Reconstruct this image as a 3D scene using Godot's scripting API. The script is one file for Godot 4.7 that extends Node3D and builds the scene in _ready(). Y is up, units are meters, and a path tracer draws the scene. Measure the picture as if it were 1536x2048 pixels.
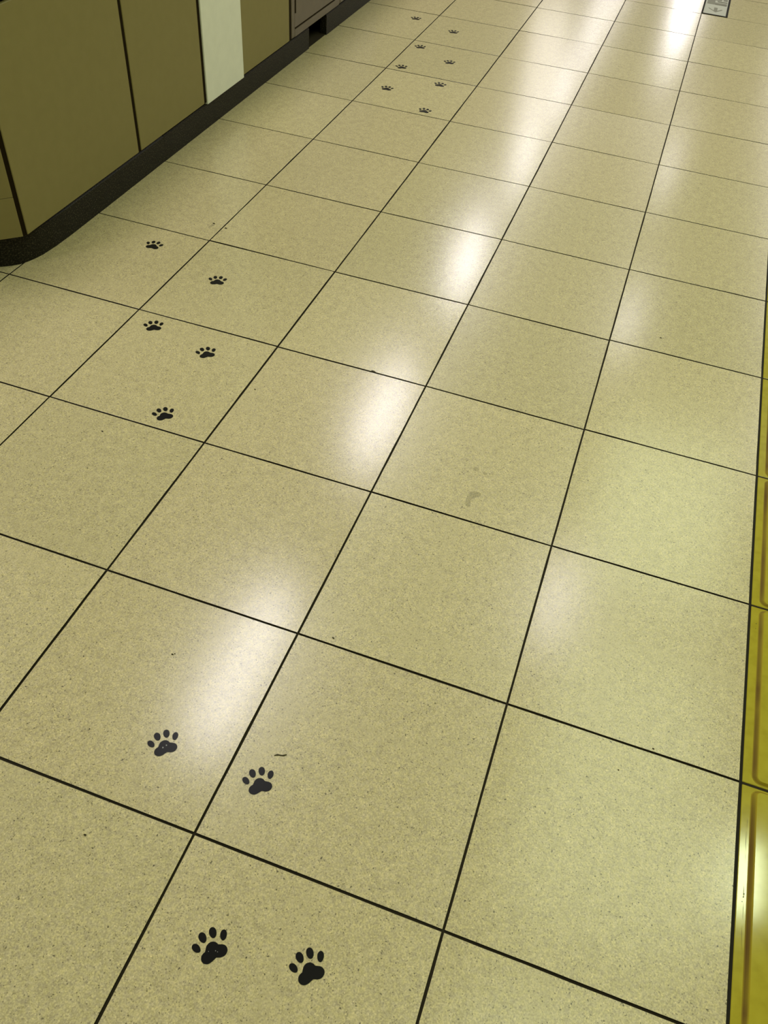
extends Node3D

const PITCH := 0.4            # floor tile grid, metres
const ROOM_X0 := -4.4
const ROOM_X1 := 6.4
const ROOM_Z0 := -28.0
const ROOM_Z1 := 5.2
const CEIL := 3.6
const WALL_X := -0.3655       # face of the booth panels

var taken := {}
var rng := RandomNumberGenerator.new()
var M := {}
var tilts := {}

# ------------------------------------------------------------------ helpers
func numbered(called: String) -> String:
	if not taken.has(called):
		taken[called] = 0
		return called
	taken[called] += 1
	return "%s_%03d" % [called, taken[called]]

func thing(called: String, label: String, category: String, at := Vector3.ZERO, group := "") -> Node3D:
	var o := Node3D.new()
	o.name = numbered(called)
	add_child(o, true)
	o.position = at
	o.set_meta("label", label)
	o.set_meta("category", category)
	if group != "":
		o.set_meta("group", group)
	return o

func struct_node(called: String, label := "") -> Node3D:
	var o := Node3D.new()
	o.name = called
	add_child(o, true)
	o.set_meta("kind", "structure")
	if label != "":
		o.set_meta("label", label)
		o.set_meta("category", called.get_slice("_", 0))
	return o

func part(called: String, mesh: Mesh, mat: Material, parent: Node, label := "") -> MeshInstance3D:
	var o := MeshInstance3D.new()
	o.name = called
	o.mesh = mesh
	if mat:
		o.material_override = mat
	o.cast_shadow = GeometryInstance3D.SHADOW_CASTING_SETTING_ON
	parent.add_child(o, true)
	if label != "":
		o.set_meta("label", label)
	return o

func new_st() -> SurfaceTool:
	var st := SurfaceTool.new()
	st.begin(Mesh.PRIMITIVE_TRIANGLES)
	return st

func tri(st: SurfaceTool, a: Vector3, b: Vector3, c: Vector3, n: Vector3, col := Color.WHITE) -> void:
	if (b - a).cross(c - a).dot(n) > 0.0:
		var t := b
		b = c
		c = t
	for p in [a, b, c]:
		st.set_normal(n)
		st.set_color(col)
		st.set_uv(Vector2(p.x, p.z))
		st.add_vertex(p)

func quad(st: SurfaceTool, a: Vector3, b: Vector3, c: Vector3, d: Vector3, outward: Vector3) -> void:
	var n := (b - a).cross(d - a)
	if n.length() < 1e-12:
		n = (c - b).cross(d - b)
	n = n.normalized()
	if n.dot(outward) < 0.0:
		n = -n
	tri(st, a, b, c, n)
	tri(st, a, c, d, n)

# box with chamfered edges
func bevel_box(st: SurfaceTool, lo: Vector3, hi: Vector3, b: float) -> void:
	var mid := (lo + hi) * 0.5
	var h := (hi - lo) * 0.5
	b = minf(b, minf(h.x, minf(h.y, h.z)) * 0.9)
	for ax in 3:
		var u := (ax + 1) % 3
		var v := (ax + 2) % 3
		for s in [-1.0, 1.0]:
			var ps: Array[Vector3] = []
			for q in [[-1.0, -1.0], [1.0, -1.0], [1.0, 1.0], [-1.0, 1.0]]:
				var p := Vector3.ZERO
				p[ax] = s * h[ax]
				p[u] = q[0] * (h[u] - b)
				p[v] = q[1] * (h[v] - b)
				ps.append(mid + p)
			var n := Vector3.ZERO
			n[ax] = s
			quad(st, ps[0], ps[1], ps[2], ps[3], n)
	for ax in 3:
		var u := (ax + 1) % 3
		var v := (ax + 2) % 3
		for su in [-1.0, 1.0]:
			for sv in [-1.0, 1.0]:
				var ps: Array[Vector3] = []
				for q in [[-1.0, 0], [1.0, 0], [1.0, 1], [-1.0, 1]]:
					var p := Vector3.ZERO
					p[ax] = q[0] * (h[ax] - b)
					p[u] = su * (h[u] - (b if q[1] == 1 else 0.0))
					p[v] = sv * (h[v] - (0.0 if q[1] == 1 else b))
					ps.append(mid + p)
				var n := Vector3.ZERO
				n[u] = su
				n[v] = sv
				quad(st, ps[0], ps[1], ps[2], ps[3], n)
	for sx in [-1.0, 1.0]:
		for sy in [-1.0, 1.0]:
			for sz in [-1.0, 1.0]:
				var s := Vector3(sx, sy, sz)
				var c := mid + h * s
				tri(st, c - Vector3(0, b * sy, b * sz), c - Vector3(b * sx, 0, b * sz), c - Vector3(b * sx, b * sy, 0), s.normalized())

func box_mesh(lo: Vector3, hi: Vector3, b := 0.002) -> ArrayMesh:
	var st := new_st()
	bevel_box(st, lo, hi, b)
	return st.commit()

# prism over a plan outline given in (x, z), from y0 to y1, top edge eased by b
func plan_prism(st: SurfaceTool, pts: PackedVector2Array, y0: float, y1: float, b := 0.0) -> void:
	var n := pts.size()
	var inner := pts
	if b > 0.0:
		var off := Geometry2D.offset_polygon(pts, -b, Geometry2D.JOIN_MITER)
		if off.size() == 1 and off[0].size() == n:
			# match the vertex order of the offset outline to ours
			var best := 0
			for k in n:
				if off[0][k].distance_to(pts[0]) < off[0][best].distance_to(pts[0]):
					best = k
			var same := off[0][(best + 1) % n].distance_to(pts[1]) < off[0][(best + n - 1) % n].distance_to(pts[1])
			inner = PackedVector2Array()
			for k in n:
				inner.append(off[0][(best + (k if same else n - k)) % n])
	var idx := Geometry2D.triangulate_polygon(inner)
	for k in range(0, idx.size(), 3):
		var a := inner[idx[k]]
		var c := inner[idx[k + 1]]
		var d := inner[idx[k + 2]]
		tri(st, Vector3(a.x, y1, a.y), Vector3(c.x, y1, c.y), Vector3(d.x, y1, d.y), Vector3.UP)
	var idb := Geometry2D.triangulate_polygon(pts)
	for k in range(0, idb.size(), 3):
		var a := pts[idb[k]]
		var c := pts[idb[k + 1]]
		var d := pts[idb[k + 2]]
		tri(st, Vector3(a.x, y0, a.y), Vector3(c.x, y0, c.y), Vector3(d.x, y0, d.y), Vector3.DOWN)
	var area := 0.0
	for k in n:
		area += pts[k].cross(pts[(k + 1) % n])
	for k in n:
		var p := pts[k]
		var q := pts[(k + 1) % n]
		var ip := inner[k]
		var iq := inner[(k + 1) % n]
		var e := (q - p)
		var out2 := Vector2(e.y, -e.x) * signf(area)
		var o3 := Vector3(out2.x, 0, out2.y)
		quad(st, Vector3(p.x, y0, p.y), Vector3(q.x, y0, q.y), Vector3(q.x, y1 - b, q.y), Vector3(p.x, y1 - b, p.y), o3)
		if b > 0.0:
			quad(st, Vector3(p.x, y1 - b, p.y), Vector3(q.x, y1 - b, q.y), Vector3(iq.x, y1, iq.y), Vector3(ip.x, y1, ip.y), o3 + Vector3.UP * out2.length())

# outline in (z, y), pushed from x0 to x1
func side_prism(pts: PackedVector2Array, x0: float, x1: float) -> ArrayMesh:
	var st := new_st()
	var idx := Geometry2D.triangulate_polygon(pts)
	for x in [x0, x1]:
		for k in range(0, idx.size(), 3):
			var a := pts[idx[k]]
			var c := pts[idx[k + 1]]
			var d := pts[idx[k + 2]]
			tri(st, Vector3(x, a.y, a.x), Vector3(x, c.y, c.x), Vector3(x, d.y, d.x), Vector3(signf(x - (x0 + x1) * 0.5), 0, 0))
	var area := 0.0
	for k in pts.size():
		area += pts[k].cross(pts[(k + 1) % pts.size()])
	for k in pts.size():
		var p := pts[k]
		var q := pts[(k + 1) % pts.size()]
		var e := q - p
		var o2 := Vector2(e.y, -e.x) * signf(area)
		quad(st, Vector3(x0, p.y, p.x), Vector3(x0, q.y, q.x), Vector3(x1, q.y, q.x), Vector3(x1, p.y, p.x), Vector3(0, o2.y, o2.x))
	return st.commit()

func smooth_outline(pts: PackedVector2Array, sub := 4) -> PackedVector2Array:
	var out := PackedVector2Array()
	var n := pts.size()
	for k in n:
		for s in sub:
			out.append(pts[k].cubic_interpolate(pts[(k + 1) % n], pts[(k + n - 1) % n], pts[(k + 2) % n], float(s) / sub))
	return out

func rounded_rect(x0: float, z0: float, x1: float, z1: float, r: float, seg := 5) -> PackedVector2Array:
	var out := PackedVector2Array()
	for c in [[x1 - r, z1 - r, 0.0], [x0 + r, z1 - r, 0.5], [x0 + r, z0 + r, 1.0], [x1 - r, z0 + r, 1.5]]:
		for k in seg + 1:
			var a: float = PI * (c[2] + 0.5 * k / seg)
			out.append(Vector2(c[0] + r * cos(a), c[1] + r * sin(a)))
	return out

func plain(col: Color, rough: float, spec := 0.5) -> StandardMaterial3D:
	var m := StandardMaterial3D.new()
	m.albedo_color = col.linear_to_srgb()
	m.roughness = rough
	m.metallic_specular = spec
	return m

func noise_tex(freq: float, ramp: Array, size := 512, seed_n := 1, kind := FastNoiseLite.TYPE_SIMPLEX_SMOOTH, octaves := 3) -> NoiseTexture2D:
	var f := FastNoiseLite.new()
	f.seed = seed_n
	f.noise_type = kind
	f.frequency = freq
	f.fractal_octaves = octaves
	var t := NoiseTexture2D.new()
	t.width = size
	t.height = size
	t.seamless = true
	t.noise = f
	if ramp.size() > 0:
		var g := Gradient.new()
		var offs := PackedFloat32Array()
		var cols := PackedColorArray()
		for r in ramp:
			offs.append(r[0])
			cols.append(r[1])
		g.offsets = offs
		g.colors = cols
		t.color_ramp = g
	return t

func triplanar(m: StandardMaterial3D, tex: Texture2D, repeats_per_metre: float) -> void:
	m.albedo_texture = tex
	m.uv1_triplanar = true
	m.uv1_world_triplanar = true
	m.uv1_scale = Vector3.ONE * repeats_per_metre

# granular tile body: fine light and dark grains, faint clouds, sparse dark flecks
func tile_texture() -> ImageTexture:
	var size := 2048
	var f := FastNoiseLite.new()
	f.noise_type = FastNoiseLite.TYPE_SIMPLEX_SMOOTH
	f.fractal_octaves = 3
	f.fractal_gain = 0.75
	f.seed = 11
	f.frequency = 0.12
	var grain := f.get_seamless_image(size, size).get_data()
	f.noise_type = FastNoiseLite.TYPE_CELLULAR
	f.cellular_return_type = FastNoiseLite.RETURN_CELL_VALUE
	f.fractal_octaves = 1
	f.seed = 14
	f.frequency = 0.17
	var chips := f.get_seamless_image(size, size).get_data()
	f.noise_type = FastNoiseLite.TYPE_SIMPLEX_SMOOTH
	f.fractal_gain = 0.5
	f.seed = 12
	f.frequency = 0.012
	f.fractal_octaves = 4
	var cloud := f.get_seamless_image(size, size).get_data()
	f.seed = 13
	f.frequency = 0.04
	f.fractal_octaves = 2
	var blot := f.get_seamless_image(size, size).get_data()
	var data := PackedByteArray()
	data.resize(size * size * 3)
	for k in size * size:
		var v := 1.0 + (grain[k] - 127.5) * 0.00115 + (chips[k] - 127.5) * 0.00055 + (cloud[k] - 127.5) * 0.0003 + (blot[k] - 127.5) * 0.0003
		data[k * 3] = clampi(int(183.0 * v), 0, 255)
		data[k * 3 + 1] = clampi(int(172.0 * v), 0, 255)
		data[k * 3 + 2] = clampi(int(131.0 * v - (blot[k] - 127.5) * 0.06), 0, 255)
	var r := RandomNumberGenerator.new()
	r.seed = 5
	for k in 17000:
		var cx := r.randi_range(6, size - 7)
		var cy := r.randi_range(6, size - 7)
		var rad := r.randf_range(0.7, 1.9) if r.randf() < 0.94 else r.randf_range(1.9, 3.0)
		var lift := r.randf_range(0.52, 0.88) if r.randf() < 0.68 else r.randf_range(1.07, 1.17)
		var turn := r.randf() * PI
		var long := r.randf_range(1.0, 1.9)
		var bump := r.randf() * TAU
		var ct := cos(turn)
		var sn := sin(turn)
		var ri := ceili(rad * long)
		for dy in range(-ri, ri + 1):
			for dx in range(-ri, ri + 1):
				var u := (dx * ct + dy * sn) / long
				var w := -dx * sn + dy * ct
				var lim := rad * (1.0 + 0.13 * sin(3.0 * atan2(w, u) + bump))
				var x := cx + dx
				var y := cy + dy
				if x < 0 or y < 0 or x >= size or y >= size:
					continue
				var cover := clampf(lim - sqrt(u * u + w * w) + 0.5, 0.0, 1.0)
				if cover <= 0.0:
					continue
				var at := (y * size + x) * 3
				var mul := lerpf(1.0, lift, cover)
				for c in 3:
					data[at + c] = clampi(int(data[at + c] * mul), 0, 255)
	return ImageTexture.create_from_image(Image.create_from_data(size, size, false, Image.FORMAT_RGB8, data))

func make_materials() -> void:
	var body := tile_texture()
	var tones := [Color(1, 1, 1), Color(0.98, 0.98, 0.975), Color(0.99, 0.985, 0.99), Color(0.968, 0.97, 0.962), Color(0.985, 0.98, 0.975)]
	M.tile = []
	M.tile_worn = []
	for k in tones.size():
		var m := StandardMaterial3D.new()
		m.albedo_texture = body
		m.albedo_color = tones[k]
		m.uv1_scale = Vector3(1.25, 1.25, 1)     # the texture covers 0.8 m
		m.roughness = 0.2
		m.metallic_specular = 0.5
		M.tile.append(m)
		var worn: StandardMaterial3D = m.duplicate()     # the walked middle of the hall is duller
		worn.roughness = 0.26
		M.tile_worn.append(worn)
	M.grout = plain(Color(0.022, 0.017, 0.008), 0.9, 0.3)
	M.sealant = plain(Color(0.014, 0.012, 0.007), 0.8, 0.25)
	M.paw = plain(Color(0.005, 0.0048, 0.0046), 0.3, 0.3)
	M.chip = plain(Color(0.28, 0.28, 0.26), 0.5)
	M.panel = plain(Color(1, 1, 1), 0.5, 0.4)
	triplanar(M.panel, noise_tex(0.02, [[0.0, Color(0.512, 0.474, 0.292)], [1.0, Color(0.527, 0.489, 0.307)]], 512, 3), 2.0)
	M.panel_white = plain(Color(1, 1, 1), 0.55, 0.4)
	triplanar(M.panel_white, noise_tex(0.012, [[0.0, Color(0.88, 0.888, 0.84)], [1.0, Color(0.905, 0.912, 0.862)]], 512, 4), 2.5)
	M.panel_edge = plain(Color(0.3, 0.31, 0.25), 0.6, 0.4)
	M.recess = plain(Color(0.02, 0.015, 0.006), 0.9, 0.3)
	M.granite = plain(Color(1, 1, 1), 0.5, 0.3)
	triplanar(M.granite, noise_tex(0.11, [[0.0, Color(0.05, 0.045, 0.035)], [0.5, Color(0.10, 0.09, 0.065)], [0.66, Color(0.15, 0.138, 0.10)], [0.82, Color(0.32, 0.30, 0.23)]], 512, 7, FastNoiseLite.TYPE_SIMPLEX_SMOOTH, 2), 3.2)
	M.cabinet = plain(Color(1, 1, 1), 0.42, 0.5)
	triplanar(M.cabinet, noise_tex(0.03, [[0.0, Color(0.375, 0.335, 0.28)], [1.0, Color(0.40, 0.36, 0.30)]], 256, 9), 3.0)
	M.yellow = plain(Color(1, 1, 1), 0.11, 0.5)
	triplanar(M.yellow, noise_tex(0.025, [[0.0, Color(0.585, 0.54, 0.14)], [0.5, Color(0.625, 0.58, 0.16)], [1.0, Color(0.645, 0.60, 0.175)]], 512, 21), 2.5)
	M.stain = plain(Color(1, 1, 1), 0.6, 0.28)
	M.stain.vertex_color_use_as_albedo = true
	M.gasket = plain(Color(0.014, 0.0085, 0.002), 0.85, 0.2)
	M.dirt = plain(Color(0.05, 0.042, 0.022), 0.9, 0.2)
	M.smudge = plain(Color(0.17, 0.165, 0.10), 0.6, 0.3)
	M.smudge.transparency = BaseMaterial3D.TRANSPARENCY_ALPHA
	M.smudge.albedo_color.a = 0.1
	M.wallpaint = plain(Color(0.42, 0.41, 0.34), 0.8, 0.3)
	M.ceiling = plain(Color(0.36, 0.36, 0.33), 0.85, 0.3)
	M.metal = plain(Color(0.5, 0.5, 0.48), 0.4)
	M.plate = plain(Color(0.36, 0.36, 0.29), 0.5, 0.3)
	M.plate_grey = plain(Color(0.17, 0.165, 0.12), 0.6, 0.3)
	M.plate_dark = plain(Color(0.10, 0.095, 0.06), 0.6, 0.3)

# ------------------------------------------------------------------ setting
func tile_tilt(i: int, j: int) -> Vector2:
	var key := Vector2i(i, j)
	if not tilts.has(key):
		var r := RandomNumberGenerator.new()
		r.seed = hash(Vector2i(i * 37 + 5, j * 91 + 3))
		tilts[key] = Vector2(r.randfn(0, 0.0012), r.randfn(0, 0.0008)).clampf(-0.003, 0.003)
		if i == 1:
			tilts[key].x += 0.0035
		elif i == 2:
			tilts[key].x -= 0.0050
	return tilts[key]     # slopes dy/dx, dy/dz

func floor_basis(x: float, z: float) -> Transform3D:
	var i := floori(x / PITCH)
	var j := floori(-z / PITCH)
	var s := tile_tilt(i, j)
	var c := Vector3((i + 0.5) * PITCH, 0, -(j + 0.5) * PITCH)
	var n := Vector3(-s.x, 1, -s.y).normalized()
	var y := (x - c.x) * s.x + (z - c.z) * s.y
	var bx := Vector3(1, s.x, 0).normalized()
	return Transform3D(Basis(bx, n, bx.cross(n)), Vector3(x, y, z))

func tile_mesh(seed_n: int, w: float, d: float, ragged := true) -> ArrayMesh:
	var r := RandomNumberGenerator.new()
	r.seed = seed_n
	var ox := r.randf() * 4.0
	var oz := r.randf() * 4.0
	var hx := w * 0.5
	var hz := d * 0.5
	var rim := PackedVector2Array()
	var seg := 6 if ragged else 1
	var corners := [Vector2(-hx, -hz), Vector2(hx, -hz), Vector2(hx, hz), Vector2(-hx, hz)]
	for k in 4:
		var a: Vector2 = corners[k]
		var b: Vector2 = corners[(k + 1) % 4]
		var nrm := Vector2(b.y - a.y, a.x - b.x).normalized()
		for s in seg:
			var p := a.lerp(b, (s + (r.randf_range(-0.25, 0.25) if s > 0 else 0.0)) / seg)
			if s > 0:
				p -= nrm * r.randf_range(-0.0002, 0.00055)
			rim.append(p)
	var st := new_st()
	var side := new_st()
	var n := rim.size()
	var e := 0.0002
	for k in n:
		var p := rim[k]
		var q := rim[(k + 1) % n]
		var pi := p * (1.0 - e / hx)
		var qi := q * (1.0 - e / hx)
		tri(st, Vector3(0, 0, 0), Vector3(pi.x, 0, pi.y), Vector3(qi.x, 0, qi.y), Vector3.UP)
		var o := Vector3(p.x + q.x, 0, p.y + q.y)
		quad(st, Vector3(pi.x, 0, pi.y), Vector3(qi.x, 0, qi.y), Vector3(q.x, -e, q.y), Vector3(p.x, -e, p.y), o + Vector3.UP)
		quad(side, Vector3(p.x, -e, p.y), Vector3(q.x, -e, q.y), Vector3(q.x, -0.006, q.y), Vector3(p.x, -0.006, p.y), o)
	var arr := st.commit_to_arrays()
	var uv: PackedVector2Array = arr[Mesh.ARRAY_TEX_UV]
	var turn := r.randi_range(0, 3) * PI * 0.5
	for k in uv.size():
		uv[k] = uv[k].rotated(turn) + Vector2(ox, oz)
	arr[Mesh.ARRAY_TEX_UV] = uv
	var out := ArrayMesh.new()
	out.add_surface_from_arrays(Mesh.PRIMITIVE_TRIANGLES, arr)
	out.add_surface_from_arrays(Mesh.PRIMITIVE_TRIANGLES, side.commit_to_arrays())
	out.surface_set_material(1, M.grout)      # grimy edges
	return out

func build_floor() -> void:
	var fl := struct_node("floor", "speckled beige square floor tiles with dark narrow joints across the hall")
	part("grout_bed", box_mesh(Vector3(ROOM_X0, -0.2, ROOM_Z0), Vector3(ROOM_X1, -0.0035, ROOM_Z1), 0.0), M.grout, fl)
	var gap := 0.0042
	var meshes: Array[ArrayMesh] = []
	for k in 10:
		meshes.append(tile_mesh(100 + k, PITCH - gap, PITCH - gap))
	var last := tile_mesh(300, 0.4002, PITCH - gap)
	var last_b := tile_mesh(301, 0.4002, PITCH - gap)
	var field := new_st()
	var plain_tile := tile_mesh(400, PITCH - gap, PITCH - gap, false)
	for i in range(-11, 16):
		if i == 4:
			continue
		for j in range(-13, 70):
			var c := Vector3((i + 0.5) * PITCH, 0, -(j + 0.5) * PITCH)
			if c.x < ROOM_X0 + 0.2 or c.x > ROOM_X1 - 0.2 or c.z > ROOM_Z1 - 0.2 or c.z < ROOM_Z0 + 0.2:
				continue
			if i < -2 and j > 3:
				continue          # under the booth
			var s := tile_tilt(i, j)
			var n := Vector3(-s.x, 1, -s.y).normalized()
			var bx := Vector3(1, s.x, 0).normalized()
			var tr := Transform3D(Basis(bx, n, bx.cross(n)), c)
			if i >= -3 and i <= 3 and j >= -4 and j <= 17:
				var m: ArrayMesh = meshes[posmod(i * 7 + j * 3 + (i * j) % 5, 10)]
				if i == 3:
					m = last if j % 2 else last_b
					tr.origin.x += 0.0019
				var o := part("floor_tile", m, null, fl)
				o.set_surface_override_material(0, (M.tile_worn if i == 2 and j < 8 else M.tile)[posmod(i * 3 + j * 2 + (i * i + j) % 3, 5)])
				o.transform = tr
			else:
				field.append_from(plain_tile, 0, tr)
	var far := part("floor_tile_field", field.commit(), M.tile[0], fl)
	far.set_meta("kind", "stuff")
	# small marks and grit lying on the tiles
	var specks := [[0.8642, -0.4150, 0.0026], [0.1757, -0.7426, 0.0028], [1.3303, -1.6704, 0.0032], [0.6105, -0.2749, 0.0024], [0.6135, -0.2775, 0.0016], [0.4221, -1.0179, 0.0024], [0.5643, -0.961, 0.0015], [0.6476, 0.0603, 0.0028], [1.4569, -0.4075, 0.0022], [1.4058, -0.346, 0.0015], [0.6613, -1.2030, 0.0048], [0.6570, -1.2040, 0.0030], [0.0110, -1.6850, 0.0052], [-0.0350, -1.6960, 0.0045]]
	for s in specks:
		var r := RandomNumberGenerator.new()
		r.seed = int(s[0] * 1e4)
		var pts := PackedVector2Array()
		for k in 9:
			var a := TAU * k / 9.0
			pts.append(Vector2(cos(a) * 1.25, sin(a) * 0.8).rotated(r.randf() * 0.4) * s[2] * r.randf_range(0.55, 0.85))
		var st := new_st()
		plan_prism(st, pts, 0.0, 0.0008)
		var o := part("grit_speck", st.commit(), M.dirt, fl)
		o.transform = floor_basis(s[0], s[1])
		o.position.y += 0.0002
	var twig := new_st()
	plan_prism(twig, smooth_outline(PackedVector2Array([Vector2(-0.0085, 0.0050), Vector2(-0.0050, 0.0012), Vector2(-0.0026, 0.0004), Vector2(0.0008, 0.0002), Vector2(0.0050, -0.0008), Vector2(0.0085, -0.0038), Vector2(0.0102, -0.0042), Vector2(0.0088, -0.0018), Vector2(0.0052, 0.0006), Vector2(0.0010, 0.0010), Vector2(-0.0022, 0.0022), Vector2(-0.0048, 0.0032)]), 3), 0.0, 0.0012)
	var tw := part("twig_scrap", twig.commit(), M.dirt, fl, "dark thin scrap beside a paw print")
	tw.transform = floor_basis(0.8685, -0.1665)
	tw.position.y += 0.0002
	var smudges := [[[1.0002, -0.8838], [0.9975, -0.865], [1.0005, -0.846], [1.008, -0.838], [1.0105, -0.848], [1.007, -0.862], [1.013, -0.871], [1.022, -0.879], [1.024, -0.889], [1.013, -0.893]],
		[[0.9870, -0.963], [0.993, -0.968], [1.000, -0.964], [0.999, -0.956], [0.991, -0.955]], [[1.010, -0.957], [1.016, -0.960], [1.021, -0.955], [1.016, -0.950]],
		[[-0.0400, -1.668], [-0.0345, -1.668], [-0.0290, -1.694], [-0.0345, -1.700], [-0.0385, -1.690]]]
	for sm in smudges:
		var mid := Vector2.ZERO
		for p in sm:
			mid += Vector2(p[0], p[1]) / sm.size()
		var pts := PackedVector2Array()
		for p in sm:
			pts.append(Vector2(p[0], p[1]) - mid)
		var st := new_st()
		plan_prism(st, smooth_outline(pts, 3), 0.0, 0.0001)
		var o := part("scuff_mark", st.commit(), M.smudge, fl, "grey scuff mark")
		o.transform = floor_basis(mid.x, mid.y)
		o.position.y += 0.0002

func bar_ring(hx: float, hz: float, r: float) -> PackedVector2Array:
	var out := PackedVector2Array()
	var cuts := 16
	for c in [[1.0, 1.0, 0.0], [-1.0, 1.0, 0.5], [-1.0, -1.0, 1.0], [1.0, -1.0, 1.5]]:
		for k in 6:
			var a: float = PI * (c[2] + 0.5 * k / 5.0)
			out.append(Vector2(c[0] * (hx - r) + r * cos(a), c[1] * (hz - r) + r * sin(a)))
		if c[2] == 0.5 or c[2] == 1.5:
			for k in range(1, cuts):
				out.append(Vector2(c[0] * hx, lerpf(c[1] * (hz - r), -c[1] * (hz - r), float(k) / cuts)))
	return out

func tactile_paving() -> void:
	var t := thing("tactile_paving", "glossy yellow tactile guide strip with raised bars along the right edge of the floor", "tactile paving", Vector3(1.6073, 0, 0))
	var w := 0.392
	var bars: Array = []
	for k in 4:
		bars.append(0.0365 + 0.0985 * k)
	var slab := box_mesh(Vector3(0, -0.006, -0.1976), Vector3(w, 0.0002, 0.1976), 0.0009)
	var joint := box_mesh(Vector3(0, -0.006, -0.0023), Vector3(w, -0.0007, 0.0023), 0.0)
	# one bar: flat top, sloping sides with ingrained grime
	var h := 0.0046
	var rings := [bar_ring(0.0220, 0.1945, 0.0150), bar_ring(0.0196, 0.1926, 0.0132), bar_ring(0.0158, 0.1908, 0.0105), bar_ring(0.0127, 0.1896, 0.0080)]
	var heights := [0.0, 0.0010, 0.0030, h]
	var clean := Color(0.335, 0.265, 0.012)
	var grime := Color(0.092, 0.047, 0.005)
	var bar_meshes: Array[ArrayMesh] = []
	for v in 3:
		var r := RandomNumberGenerator.new()
		r.seed = 50 + v
		var st_top := new_st()
		var st_side := new_st()
		var top: PackedVector2Array = rings[3]
		var n := top.size()
		for k in n:
			tri(st_top, Vector3(0, h, 0), Vector3(top[k].x, h, top[k].y), Vector3(top[(k + 1) % n].x, h, top[(k + 1) % n].y), Vector3.UP)
		var soil := []
		var run := 0.0
		for k in n:
			run = lerpf(run, r.randf_range(-1.0, 1.0), 0.5)
			var ends := smoothstep(0.17, 0.195, absf(top[k].y))
			soil.append([0.35 + 0.25 * run - 0.1 * ends, 0.88 + 0.22 * run - 0.3 * ends, 0.72 + 0.3 * run - 0.3 * ends, 0.05])
		for ring in 3:
			var outer: PackedVector2Array = rings[ring]
			var inner: PackedVector2Array = rings[ring + 1]
			for k in n:
				var k2 := (k + 1) % n
				var ps := [Vector3(outer[k].x, heights[ring], outer[k].y), Vector3(outer[k2].x, heights[ring], outer[k2].y), Vector3(inner[k2].x, heights[ring + 1], inner[k2].y), Vector3(inner[k].x, heights[ring + 1], inner[k].y)]
				var cs := [clean.lerp(grime, clampf(soil[k][ring], 0, 1)), clean.lerp(grime, clampf(soil[k2][ring], 0, 1)), clean.lerp(grime, clampf(soil[k2][ring + 1], 0, 1)), clean.lerp(grime, clampf(soil[k][ring + 1], 0, 1))]
				var nrm: Vector3 = (ps[1] - ps[0]).cross(ps[3] - ps[0]).normalized()
				if nrm.y < 0.0:
					nrm = -nrm
				for t3 in [[0, 1, 2], [0, 2, 3]]:
					var q: Array = t3
					if (ps[q[1]] - ps[q[0]]).cross(ps[q[2]] - ps[q[0]]).dot(nrm) > 0.0:
						q = [t3[0], t3[2], t3[1]]
					for c in q:
						st_side.set_normal(nrm)
						st_side.set_color(cs[c])
						st_side.add_vertex(ps[c])
		var bm := ArrayMesh.new()
		bm.add_surface_from_arrays(Mesh.PRIMITIVE_TRIANGLES, st_top.commit_to_arrays())
		bm.add_surface_from_arrays(Mesh.PRIMITIVE_TRIANGLES, st_side.commit_to_arrays())
		bm.surface_set_material(0, M.yellow)
		bm.surface_set_material(1, M.stain)
		bar_meshes.append(bm)
	for j in range(-4, 18):
		var o := part("tactile_tile", slab, M.yellow, t)
		o.position.z = -(j + 0.5) * PITCH
		var sl: Vector2 = Vector2(rng.randfn(0, 0.002), rng.randfn(0, 0.002))
		o.rotation = Vector3(-sl.y, 0, sl.x)
		part("joint_strip", joint, M.grout, t).position.z = -j * PITCH
		for b in bars:
			var bar := part("guide_bar", bar_meshes[posmod(j + bars.find(b), 3)], null, o)
			bar.position = Vector3(b, 0.0002, 0)

	# worn scratch and grit on the nearest tile, beside the first bar
	var r2 := RandomNumberGenerator.new()
	r2.seed = 9
	for seg in [[-0.338, -0.322, 0.00012], [-0.315, -0.283, 0.0002], [-0.276, -0.262, 0.00011], [-0.224, -0.205, 0.00034], [-0.200, -0.172, 0.00016], [-0.163, -0.128, 0.00013]]:
		var left := PackedVector2Array()
		var right := PackedVector2Array()
		for k in 9:
			var z := lerpf(seg[0], seg[1], k / 8.0)
			var wd: float = seg[2] * (0.15 + sin(PI * k / 8.0) * r2.randf_range(0.4, 1.0))
			var x := 0.0103 + 0.0004 * sin(z * 90.0)
			left.append(Vector2(x - wd, z))
			right.append(Vector2(x + wd, z))
		right.reverse()
		left.append_array(right)
		var ds := new_st()
		plan_prism(ds, left, 0.0, 0.0001)
		var mark := part("scratch_mark", ds.commit(), M.dirt, t, "thin dark scratch on the nearest yellow tile")
		mark.position.y = 0.0006
	# grit caught by the bars
	for q in [[0.0102, -0.207, 0.0011], [0.0085, -0.199, 0.0008], [0.0112, -0.212, 0.0007], [0.0105, -0.755, 0.0009], [0.0098, -0.742, 0.0007]]:
		var dot := PackedVector2Array()
		for k in 7:
			dot.append(Vector2(cos(TAU * k / 7.0), sin(TAU * k / 7.0)) * q[2] * r2.randf_range(0.6, 1.0))
		var st := new_st()
		plan_prism(st, dot, 0.0, 0.0005)
		part("grit_speck", st.commit(), M.dirt, t).position = Vector3(q[0], 0.0005, q[1])

func sealant_joint() -> void:
	var t := struct_node("trim_1")
	part("joint_sealant", box_mesh(Vector3(1.6021, -0.004, ROOM_Z0), Vector3(1.6073, -0.0011, ROOM_Z1), 0.0), M.sealant, t)

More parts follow.
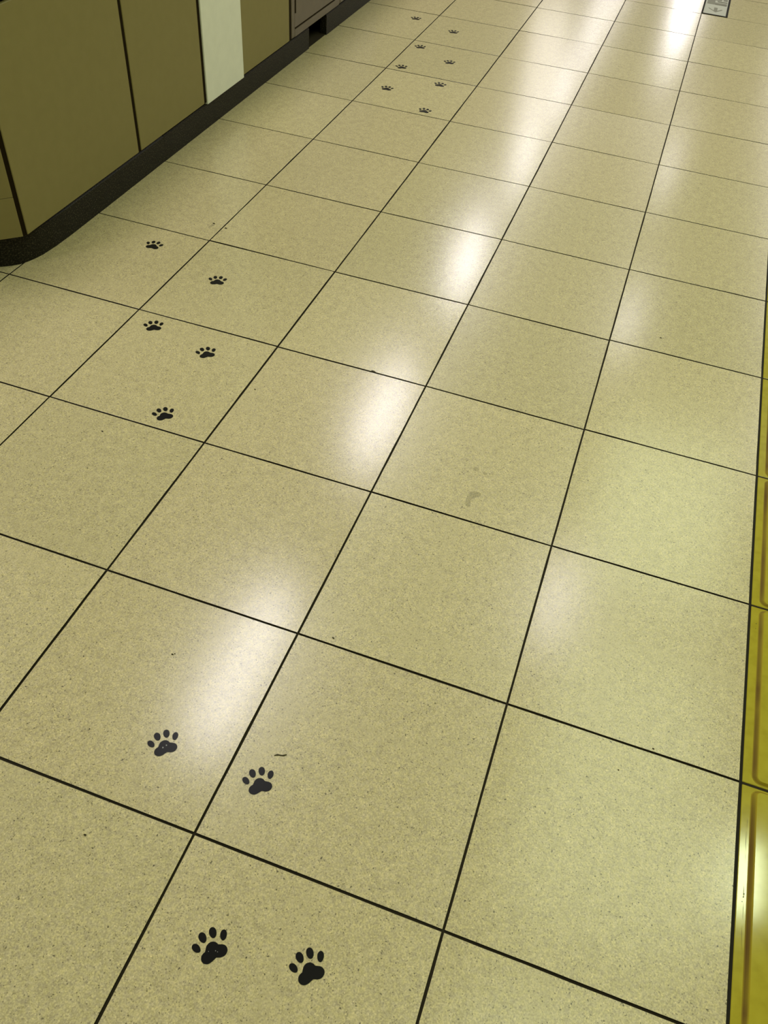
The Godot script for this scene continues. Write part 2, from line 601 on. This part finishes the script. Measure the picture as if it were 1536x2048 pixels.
func build_booth() -> void:
	var wl := struct_node("wall_left", "dull yellow panelled booth wall with dark joints and one pale panel")
	var top := 2.0
	# dark carcass behind the panels
	var plan := PackedVector2Array([Vector2(WALL_X - 0.016, -1.279), Vector2(-0.60, -1.06), Vector2(-3.4, -1.06), Vector2(-3.4, -12.0), Vector2(WALL_X - 0.016, -12.0)])
	var st := new_st()
	plan_prism(st, plan, 0.0855, top)
	part("carcass", st.commit(), M.recess, wl)
	var roof := PackedVector2Array([Vector2(WALL_X, -1.265), Vector2(-0.585, -1.045), Vector2(-3.4, -1.045), Vector2(-3.4, -12.0), Vector2(WALL_X, -12.0)])
	st = new_st()
	plan_prism(st, roof, top, top + 0.03, 0.003)
	part("roof_panel", st.commit(), M.panel, wl)
	var xb := WALL_X - 0.014
	# [near z, far z, material, proud, drop]
	var cols := [[-1.2715, -1.8475, M.panel, 0.0, 0.0], [-1.8635, -2.2885, M.panel, 0.0, 0.0], [-2.3065, -2.5965, M.panel_white, 0.0035, 0.007], [-2.6005, -3.0270, M.panel, 0.0, 0.0]]
	for c in cols:
		var rows := [[0.0905 - c[4], 0.6225], [0.631, 1.40], [1.409, top - 0.004]]
		for k in rows.size():
			var label := ""
			if c[2] == M.panel_white:
				label = "narrow pale greenish white panel"
			part("wall_panel", box_mesh(Vector3(xb, rows[k][0], c[1]), Vector3(WALL_X + c[3], rows[k][1], c[0]), 0.0015), c[2], wl, label)
	for g in [[-1.8632, -1.8478, 0.0025], [-2.3062, -2.2888, 0.0015], [-2.6003, -2.5967, 0.001], [-3.0490, -3.0273, 0.0025], [-3.5968, -3.5905, 0.004]]:
		part("joint_strip", box_mesh(Vector3(xb, 0.0905, g[0]), Vector3(WALL_X - g[2], top - 0.004, g[1]), 0.0), M.gasket, wl)
	st = new_st()
	plan_prism(st, PackedVector2Array([Vector2(-0.3680, -1.2716), Vector2(-0.3728, -1.2592), Vector2(-0.386, -1.265), Vector2(-0.381, -1.2716)]), 0.0905, top - 0.004)
	part("joint_strip", st.commit(), M.gasket, wl)
	for k in 5:
		var z0 := -4.15 - k * 1.57
		part("wall_panel", box_mesh(Vector3(xb, 0.0905, maxf(z0 - 1.555, -12.0)), Vector3(WALL_X, top - 0.004, z0), 0.0015), M.panel, wl)
	part("wall_panel", box_mesh(Vector3(xb, 0.0905, -4.135), Vector3(WALL_X, top - 0.004, -3.597), 0.004), M.cabinet, wl, "grey brown metal panel")
	part("wall_panel", box_mesh(Vector3(xb, 1.26, -3.590), Vector3(WALL_X, top - 0.004, -3.050), 0.0015), M.panel, wl)
	# panels on the slanted corner, split by a fine level joint
	var slant := Transform3D(Basis(Vector3.UP, deg_to_rad(45)), Vector3(-0.3712, 0, -1.2578))
	for r in [[0.0905, 0.2000], [0.2008, 0.6225], [0.631, 1.40], [1.409, top - 0.004]]:
		var o := part("wall_panel", box_mesh(Vector3(-0.298, r[0], -0.014), Vector3(0.0, r[1], 0.0), 0.0008), M.panel, wl)
		o.transform = slant
	for k in 3:
		part("wall_panel", box_mesh(Vector3(-0.60 - 0.935 * (k + 1), 0.0905, -1.06), Vector3(-0.61 - 0.935 * k, top - 0.004, -1.045), 0.0015), M.panel, wl)
	# stone skirting
	var bb := struct_node("baseboard_left", "low dark speckled granite skirting under the booth wall")
	var front := [Vector2(-0.371, -2.008), Vector2(-0.371, -1.46), Vector2(-0.3735, -1.38), Vector2(-0.379, -1.325), Vector2(-0.3855, -1.298), Vector2(-0.393, -1.277), Vector2(-0.4045, -1.2555), Vector2(-0.421, -1.2375), Vector2(-0.446, -1.2195), Vector2(-0.62, -1.064)]
	var run := PackedVector2Array()
	for p in front:
		run.append(p)
	for k in range(front.size() - 1, -1, -1):
		run.append(front[k] + (Vector2(-0.03, -0.012) if k > 3 else Vector2(-0.03, 0.0)))
	st = new_st()
	plan_prism(st, run, 0.0, 0.085, 0.006)
	part("skirting_stone", st.commit(), M.granite, bb)
	for r in [[-2.0088, -3.2465], [-3.4480, -4.50], [-4.5010, -6.5], [-6.501, -9.0], [-9.001, -12.0]]:
		var prof := PackedVector2Array([Vector2(-0.401, 0.0), Vector2(-0.371, 0.0), Vector2(-0.371, 0.0775), Vector2(-0.3735, 0.0825), Vector2(-0.379, 0.085), Vector2(-0.401, 0.085)])
		st = new_st()
		plan_prism(st, prof, r[0], r[1])
		var o := part("skirting_stone", st.commit(), M.granite, bb)
		o.basis = Basis(Vector3.RIGHT, Vector3.BACK, Vector3.UP)
	part("skirting_stone", box_mesh(Vector3(-3.4, 0.0, -1.094), Vector3(-0.625, 0.085, -1.064), 0.006), M.granite, bb)
	part("recess_liner", box_mesh(Vector3(-0.62, 0.0, -3.4475), Vector3(-0.3765, 0.003, -3.2470), 0.0), M.recess, bb)
	part("recess_liner", box_mesh(Vector3(-0.62, 0.0, -4.1), Vector3(-0.4015, 0.003, -3.4476), 0.0), M.recess, bb)
	part("recess_liner", box_mesh(Vector3(-0.62, 0.0031, -3.4475), Vector3(-0.60, 0.0854, -3.2470), 0.0), M.recess, bb)
	# steel cupboard let into the wall
	var cab := thing("metal_cabinet", "grey brown metal cabinet door set in the booth wall above the skirting gap", "cabinet", Vector3(0, 0, 0))
	var x0 := WALL_X - 0.012
	part("body", box_mesh(Vector3(x0 - 0.002, 0.093, -3.588), Vector3(x0, 1.25, -3.052), 0.0), M.recess, cab)
	var stile := part("frame", box_mesh(Vector3(x0, 0.0910, -3.0835), Vector3(WALL_X, 1.25, -3.0515), 0.002), M.cabinet, cab)
	stile.set_meta("label", "side stile of the cabinet frame")
	var rail := PackedVector2Array([Vector2(-3.0845, 0.1185), Vector2(-3.0845, 0.0910)])
	for k in 7:
		var a := PI * 0.5 * k / 6.0
		rail.append(Vector2(-3.578 - 0.012 * sin(a), 0.1030 - 0.012 * cos(a)))
	for p in [Vector2(-3.590, 1.25), Vector2(-3.5385, 1.25), Vector2(-3.5385, 0.1185)]:
		rail.append(p)
	part("frame", side_prism(rail, x0, WALL_X), M.cabinet, cab)
	part("frame", box_mesh(Vector3(x0, 1.222, -3.5375), Vector3(WALL_X, 1.25, -3.0845), 0.002), M.cabinet, cab)
	part("door", side_prism(PackedVector2Array([Vector2(-3.0855, 0.1255), Vector2(-3.0855, 0.1760), Vector2(-3.1000, 0.1760), Vector2(-3.1000, 1.216), Vector2(-3.532, 1.216), Vector2(-3.532, 0.1255)]), x0 + 0.002, WALL_X - 0.001), M.cabinet, cab)
	part("door_seal", box_mesh(Vector3(x0 + 0.002, 0.1186, -3.5380), Vector3(WALL_X - 0.0025, 0.1254, -3.0846), 0.0), M.gasket, cab)
	part("door_seal", box_mesh(Vector3(x0 + 0.002, 0.1762, -3.0999), Vector3(WALL_X - 0.0025, 1.2215, -3.0846), 0.0), M.gasket, cab)
	part("door_seal", box_mesh(Vector3(x0 + 0.002, 0.1256, -3.5380), Vector3(WALL_X - 0.0025, 1.2215, -3.5321), 0.0), M.gasket, cab)
	part("door_handle", box_mesh(Vector3(WALL_X - 0.001, 0.75, -3.50), Vector3(WALL_X + 0.02, 0.85, -3.475), 0.004), M.metal, cab)

func build_shell() -> void:
	var c := struct_node("ceiling")
	part("ceiling_slab", box_mesh(Vector3(ROOM_X0 - 0.2, CEIL, ROOM_Z0 - 0.2), Vector3(ROOM_X1 + 0.2, CEIL + 0.2, ROOM_Z1 + 0.2), 0.0), M.ceiling, c)
	var names := ["wall_right", "wall_back", "wall_front", "wall_side"]
	var boxes := [[Vector3(ROOM_X1, -0.2, ROOM_Z0 - 0.2), Vector3(ROOM_X1 + 0.2, CEIL, ROOM_Z1 + 0.2)], [Vector3(ROOM_X0, -0.2, ROOM_Z0 - 0.2), Vector3(ROOM_X1, CEIL, ROOM_Z0)], [Vector3(ROOM_X0, -0.2, ROOM_Z1), Vector3(ROOM_X1, CEIL, ROOM_Z1 + 0.2)], [Vector3(ROOM_X0 - 0.2, -0.2, ROOM_Z0 - 0.2), Vector3(ROOM_X0, CEIL, ROOM_Z1 + 0.2)]]
	for k in 4:
		var w := struct_node(names[k])
		part("wall_face", box_mesh(boxes[k][0], boxes[k][1], 0.0), M.wallpaint, w)

func ceiling_lamp(x: float, z: float, size: Vector2, energy: float, tint: Color, label: String, group := "") -> void:
	var t := thing("ceiling_lamp", label, "lamp", Vector3(x, CEIL, z), group)
	var h := size * 0.5
	part("housing", box_mesh(Vector3(-h.x - 0.02, -0.07, -h.y - 0.02), Vector3(h.x + 0.02, 0.0, h.y + 0.02), 0.006), M.metal, t)
	var glow := plain(Color(0.8, 0.8, 0.8), 0.5)
	glow.emission_enabled = true
	glow.emission = tint
	glow.emission_energy_multiplier = 1.0
	part("lamp_diffuser", box_mesh(Vector3(-h.x, -0.085, -h.y), Vector3(h.x, -0.070, h.y), 0.004), glow, t)
	var l := AreaLight3D.new()
	l.name = "tube_light"
	l.area_size = size
	l.light_energy = energy
	l.light_color = tint
	l.area_range = 60.0
	l.area_attenuation = 2.0
	l.shadow_enabled = true
	l.rotation_degrees.x = -90
	l.position.y = -0.09
	t.add_child(l, true)

# ------------------------------------------------------------------ things
func paw_print(x: float, z: float, deg: float, label: String, chips: Array) -> void:
	var t := thing("paw_print", label, "paw print", Vector3.ZERO, "black paw print stickers on the floor tiles")
	var tr := floor_basis(x, z)
	tr.basis = tr.basis * Basis(Vector3.UP, deg_to_rad(deg))
	tr.origin.y += 0.0002
	t.transform = tr
	part("pad", paw_meshes[0], M.paw, t)
	for k in 4:
		part("toe", paw_meshes[1 + k], M.paw, t)
	for c in chips:
		var o := part("worn_chip", paw_meshes[5], M.chip, t, "pale worn chip")
		o.position = Vector3(c[0], 0.0005, -c[1]) * 1.0
		o.scale = Vector3(c[2], 1, c[2])

var paw_meshes: Array[ArrayMesh] = []

func make_paw_meshes() -> void:
	var half := [Vector2(0, 1.9), Vector2(3.9, 1.0), Vector2(7.5, -1.9), Vector2(9.6, -6.3), Vector2(14.3, -8.0), Vector2(17.8, -11.4), Vector2(18.9, -16.3), Vector2(16.7, -20.7), Vector2(12.1, -23.4), Vector2(6.6, -23.1), Vector2(3.0, -21.5)]
	var pts := PackedVector2Array()
	for p in half:
		pts.append(Vector2(p.x, -p.y) * 0.001)
	pts.append(Vector2(0, 20.5) * 0.001)
	for k in range(half.size() - 1, 0, -1):
		pts.append(Vector2(-half[k].x, -half[k].y) * 0.001)
	var st := new_st()
	plan_prism(st, smooth_outline(pts, 4), 0.0, 0.0004)
	paw_meshes.append(st.commit())
	# toes: centre, half width, half length, lean
	for q in [[-20.0, 2.9, 4.75, 7.3, -25.0], [-7.55, 12.4, 5.2, 7.6, -6.0], [7.55, 12.4, 5.2, 7.6, 6.0], [20.0, 2.9, 4.75, 7.3, 25.0]]:
		var ring := PackedVector2Array()
		for k in 24:
			var a := TAU * k / 24.0
			var p := Vector2(cos(a) * q[2], sin(a) * q[3])
			p.x *= 1.0 + 0.08 * sin(a)     # a little fuller in front
			p = p.rotated(deg_to_rad(-q[4])) + Vector2(q[0], q[1])
			ring.append(Vector2(p.x, -p.y) * 0.001)
		st = new_st()
		plan_prism(st, ring, 0.0, 0.0004)
		paw_meshes.append(st.commit())
	var chip := PackedVector2Array()
	for k in 8:
		var a := TAU * k / 8.0
		chip.append(Vector2(cos(a), sin(a) * 1.3) * 0.001 * (1.0 + 0.2 * sin(k * 2.3)))
	st = new_st()
	plan_prism(st, chip, 0.0, 0.00015)
	paw_meshes.append(st.commit())

func lit_sign() -> void:
	var t := thing("lit_sign", "white lit sign box projecting from the booth wall far down the hall", "sign", Vector3(-0.3655, 0, -9.0))
	part("sign_case", box_mesh(Vector3(0.0, 1.15, -0.06), Vector3(0.36, 2.45, 0.06), 0.006), M.metal, t)
	var glow := plain(Color(0.8, 0.8, 0.8), 0.4)
	glow.emission_enabled = true
	glow.emission = Color(1.0, 0.96, 0.95)
	glow.emission_energy_multiplier = 1.0
	part("sign_face", box_mesh(Vector3(0.015, 1.17, 0.06), Vector3(0.345, 2.43, 0.064), 0.001), glow, t)
	var l := AreaLight3D.new()
	l.name = "sign_light"
	l.area_size = Vector2(0.33, 1.26)
	l.light_energy = 0.2
	l.light_color = Color(1.0, 0.96, 0.95)
	l.area_range = 60.0
	l.area_attenuation = 2.0
	l.shadow_enabled = true
	l.rotation_degrees.y = 180
	l.position = Vector3(0.18, 1.8, 0.068)
	t.add_child(l, true)

func floor_sign() -> void:
	var t := thing("floor_sign", "small pale floor marker plate with grey arrow and thick black border", "floor sign", Vector3(1.266, 0.0006, -4.80))
	var x0 := -0.0600
	var x1 := 0.0570
	var z1 := -0.0135
	var z0 := -0.62
	part("plate", box_mesh(Vector3(x0, -0.001, z0), Vector3(x1, 0.0012, z1), 0.0004), M.plate, t)
	part("border", box_mesh(Vector3(x0 - 0.0085, -0.0015, z0), Vector3(x0, 0.0018, 0.0), 0.0005), M.sealant, t)
	part("border", box_mesh(Vector3(x1, -0.0015, z0), Vector3(x1 + 0.0105, 0.0018, 0.0), 0.0005), M.sealant, t)
	part("border", box_mesh(Vector3(x0, -0.0015, z1), Vector3(x1, 0.0018, 0.0), 0.0005), M.sealant, t)
	part("border", box_mesh(Vector3(x0 - 0.0085, -0.0015, z0 - 0.014), Vector3(x1 + 0.0105, 0.0018, z0), 0.0005), M.sealant, t)
	# arrow pointing down the sign, in print
	var st := new_st()
	var arrow := PackedVector2Array([Vector2(-0.0095, -0.146), Vector2(0.0085, -0.146), Vector2(0.0085, -0.090), Vector2(0.0300, -0.1230), Vector2(0.0360, -0.1130), Vector2(0.0010, -0.0580), Vector2(-0.0400, -0.1190), Vector2(-0.0360, -0.1270), Vector2(-0.0095, -0.088)])
	plan_prism(st, arrow, 0.0, 0.0003)
	var a := part("arrow", st.commit(), M.plate_grey, t, "grey arrow pointing to the viewer")
	a.position.y = 0.0011
	for b in [[-0.052, 0.052, -0.245, -0.200, M.plate_grey], [-0.010, 0.052, -0.215, -0.200, M.plate_dark], [-0.052, -0.012, -0.330, -0.245, M.plate_grey], [0.000, 0.052, -0.275, -0.257, M.plate_dark], [-0.012, 0.022, -0.330, -0.285, M.plate_grey], [0.030, 0.052, -0.330, -0.290, M.plate_grey]]:
		var o := part("print_bar", box_mesh(Vector3(b[0], 0.0011, b[2]), Vector3(b[1], 0.0014, b[3]), 0.0), b[4], t)
		if b[4] == M.plate_dark:
			o.position.y = 0.0001

func _ready() -> void:
	# camera
	var cam := Camera3D.new()
	cam.name = "camera"
	cam.fov = 62.6668
	cam.near = 0.02
	cam.far = 100.0
	add_child(cam)
	cam.transform = Transform3D(Basis.from_euler(Vector3(deg_to_rad(-46.4777), deg_to_rad(15.1605), deg_to_rad(5.6221))), Vector3(1.1666, 1.2935, 0.4309))
	cam.current = true
	# environment: a closed hall under its own lamps
	var env := Environment.new()
	env.background_mode = Environment.BG_COLOR
	env.background_color = Color(0, 0, 0)
	env.tonemap_mode = Environment.TONE_MAPPER_LINEAR
	env.tonemap_exposure = 1.0
	env.sdfgi_enabled = true
	env.ssao_enabled = true
	env.ssil_enabled = true
	var we := WorldEnvironment.new()
	we.name = "environment"
	we.environment = env
	add_child(we)
	# lamps: a warm row over the booth side, a greenish row over the far side, a brighter group down the hall
	rng.seed = 77
	make_materials()
	var warm := Color(1.0, 0.972, 0.99)
	var green := Color(0.94, 1.0, 0.82)
	var tube := Vector2(0.16, 1.3)
	for k in 9:
		ceiling_lamp(-0.45, -2.3 - 2.8 * k, tube, 3.4 if k < 3 else 1.95, warm, "long white ceiling lamp above the booth side of the hall", "ceiling lamps above the booth")
	for k in 2:
		ceiling_lamp(-2.6, -0.25 + 2.6 * k, tube, 5.4, warm, "long white ceiling lamp in the side passage left of the booth", "ceiling lamps of the side passage")
	for k in 4:
		ceiling_lamp(2.05, 2.4 - 2.4 * k, Vector2(1.1, 2.1), 2.3, green, "wide luminous ceiling panel above the guide strip side of the hall", "luminous ceiling panels above the guide strip")
	for k in 6:
		ceiling_lamp(3.3, -6.8 - 2.8 * k, tube, 3.6, warm, "long white ceiling lamp above the far side of the hall", "ceiling lamps above the far side")
	for k in 3:
		ceiling_lamp(1.0, -18.6 - 2.0 * k, tube, 5.0, warm, "bright ceiling lamp down the middle of the hall", "ceiling lamps far down the hall")
	for k in 3:
		ceiling_lamp(1.40, -3.6 - 3.9 * k, Vector2(0.16, 0.7), 1.05, warm, "short white ceiling lamp over the middle of the hall", "short ceiling lamps over the middle")
	ceiling_lamp(2.84, -2.05, Vector2(0.18, 0.42), 0.9, green, "small square ceiling lamp beyond the yellow guide strip")
	# structure
	build_floor()
	sealant_joint()
	build_booth()
	build_shell()
	# objects
	tactile_paving()
	make_paw_meshes()
	var paws := [
		[0.8953, 0.1315, 46.5, "black paw print with pale nicks, left of the nearest pair at the bottom edge", [[0.003, -0.012, 0.5], [-0.006, -0.0085, 0.4], [0.005, -0.0145, 0.45]]],
		[1.0336, 0.1087, 41.9, "unmarked black paw print, right of the nearest pair at the bottom edge", []],
		[0.6804, -0.1189, 42.2, "black paw print with two white chips, in the bright lamp reflection", [[-0.0035, -0.0105, 1.1], [0.0028, -0.0085, 1.0]]],
		[0.8540, -0.1149, 36.0, "black paw print just below a dark twig scrap, beside the chipped print", []],
		[-0.1313, -1.5085, 6.8, "black paw print nearest the granite skirting corner", []],
		[0.1196, -1.4169, 20.6, "black paw print one tile right of the print nearest the skirting corner", []],
		[0.0707, -1.1514, 31.5, "black paw print close to the upper left corner of a tile holding three prints", []],
		[0.2463, -1.1040, 39.0, "black paw print on the right of a tile holding three prints", []],
		[0.2673, -0.8528, 42.1, "black paw print by the lower joint of a tile holding three prints", []],
		[-0.0881, -3.8970, 12.0, "tiny black paw print farthest away, alone on its tile beside the skirting", []],
		[0.1261, -3.8072, 12.0, "tiny black paw print alone on its tile, right of the farthest print", []],
		[0.0492, -3.5300, 20.0, "tiny black paw print just below a joint crossing, uppermost of three on one tile", []],
		[0.2207, -3.4117, 15.6, "small black paw print on the right of a far tile holding three prints", []],
		[0.0533, -3.2506, 25.3, "small black paw print beside a joint crossing, lowest of three on a far tile", []],
		[0.0778, -2.9931, 6.9, "small black paw print leftmost of the far cluster, near a long joint", []],
		[0.2587, -3.1420, 5.5, "small black paw print just below a cross joint, right side of the far cluster", []],
		[0.2831, -2.8507, 1.8, "small black paw print just above a cross joint, nearest of the far cluster", []],
	]
	for p in paws:
		paw_print(p[0], p[1], p[2], p[3], p[4])
	floor_sign()
	lit_sign()
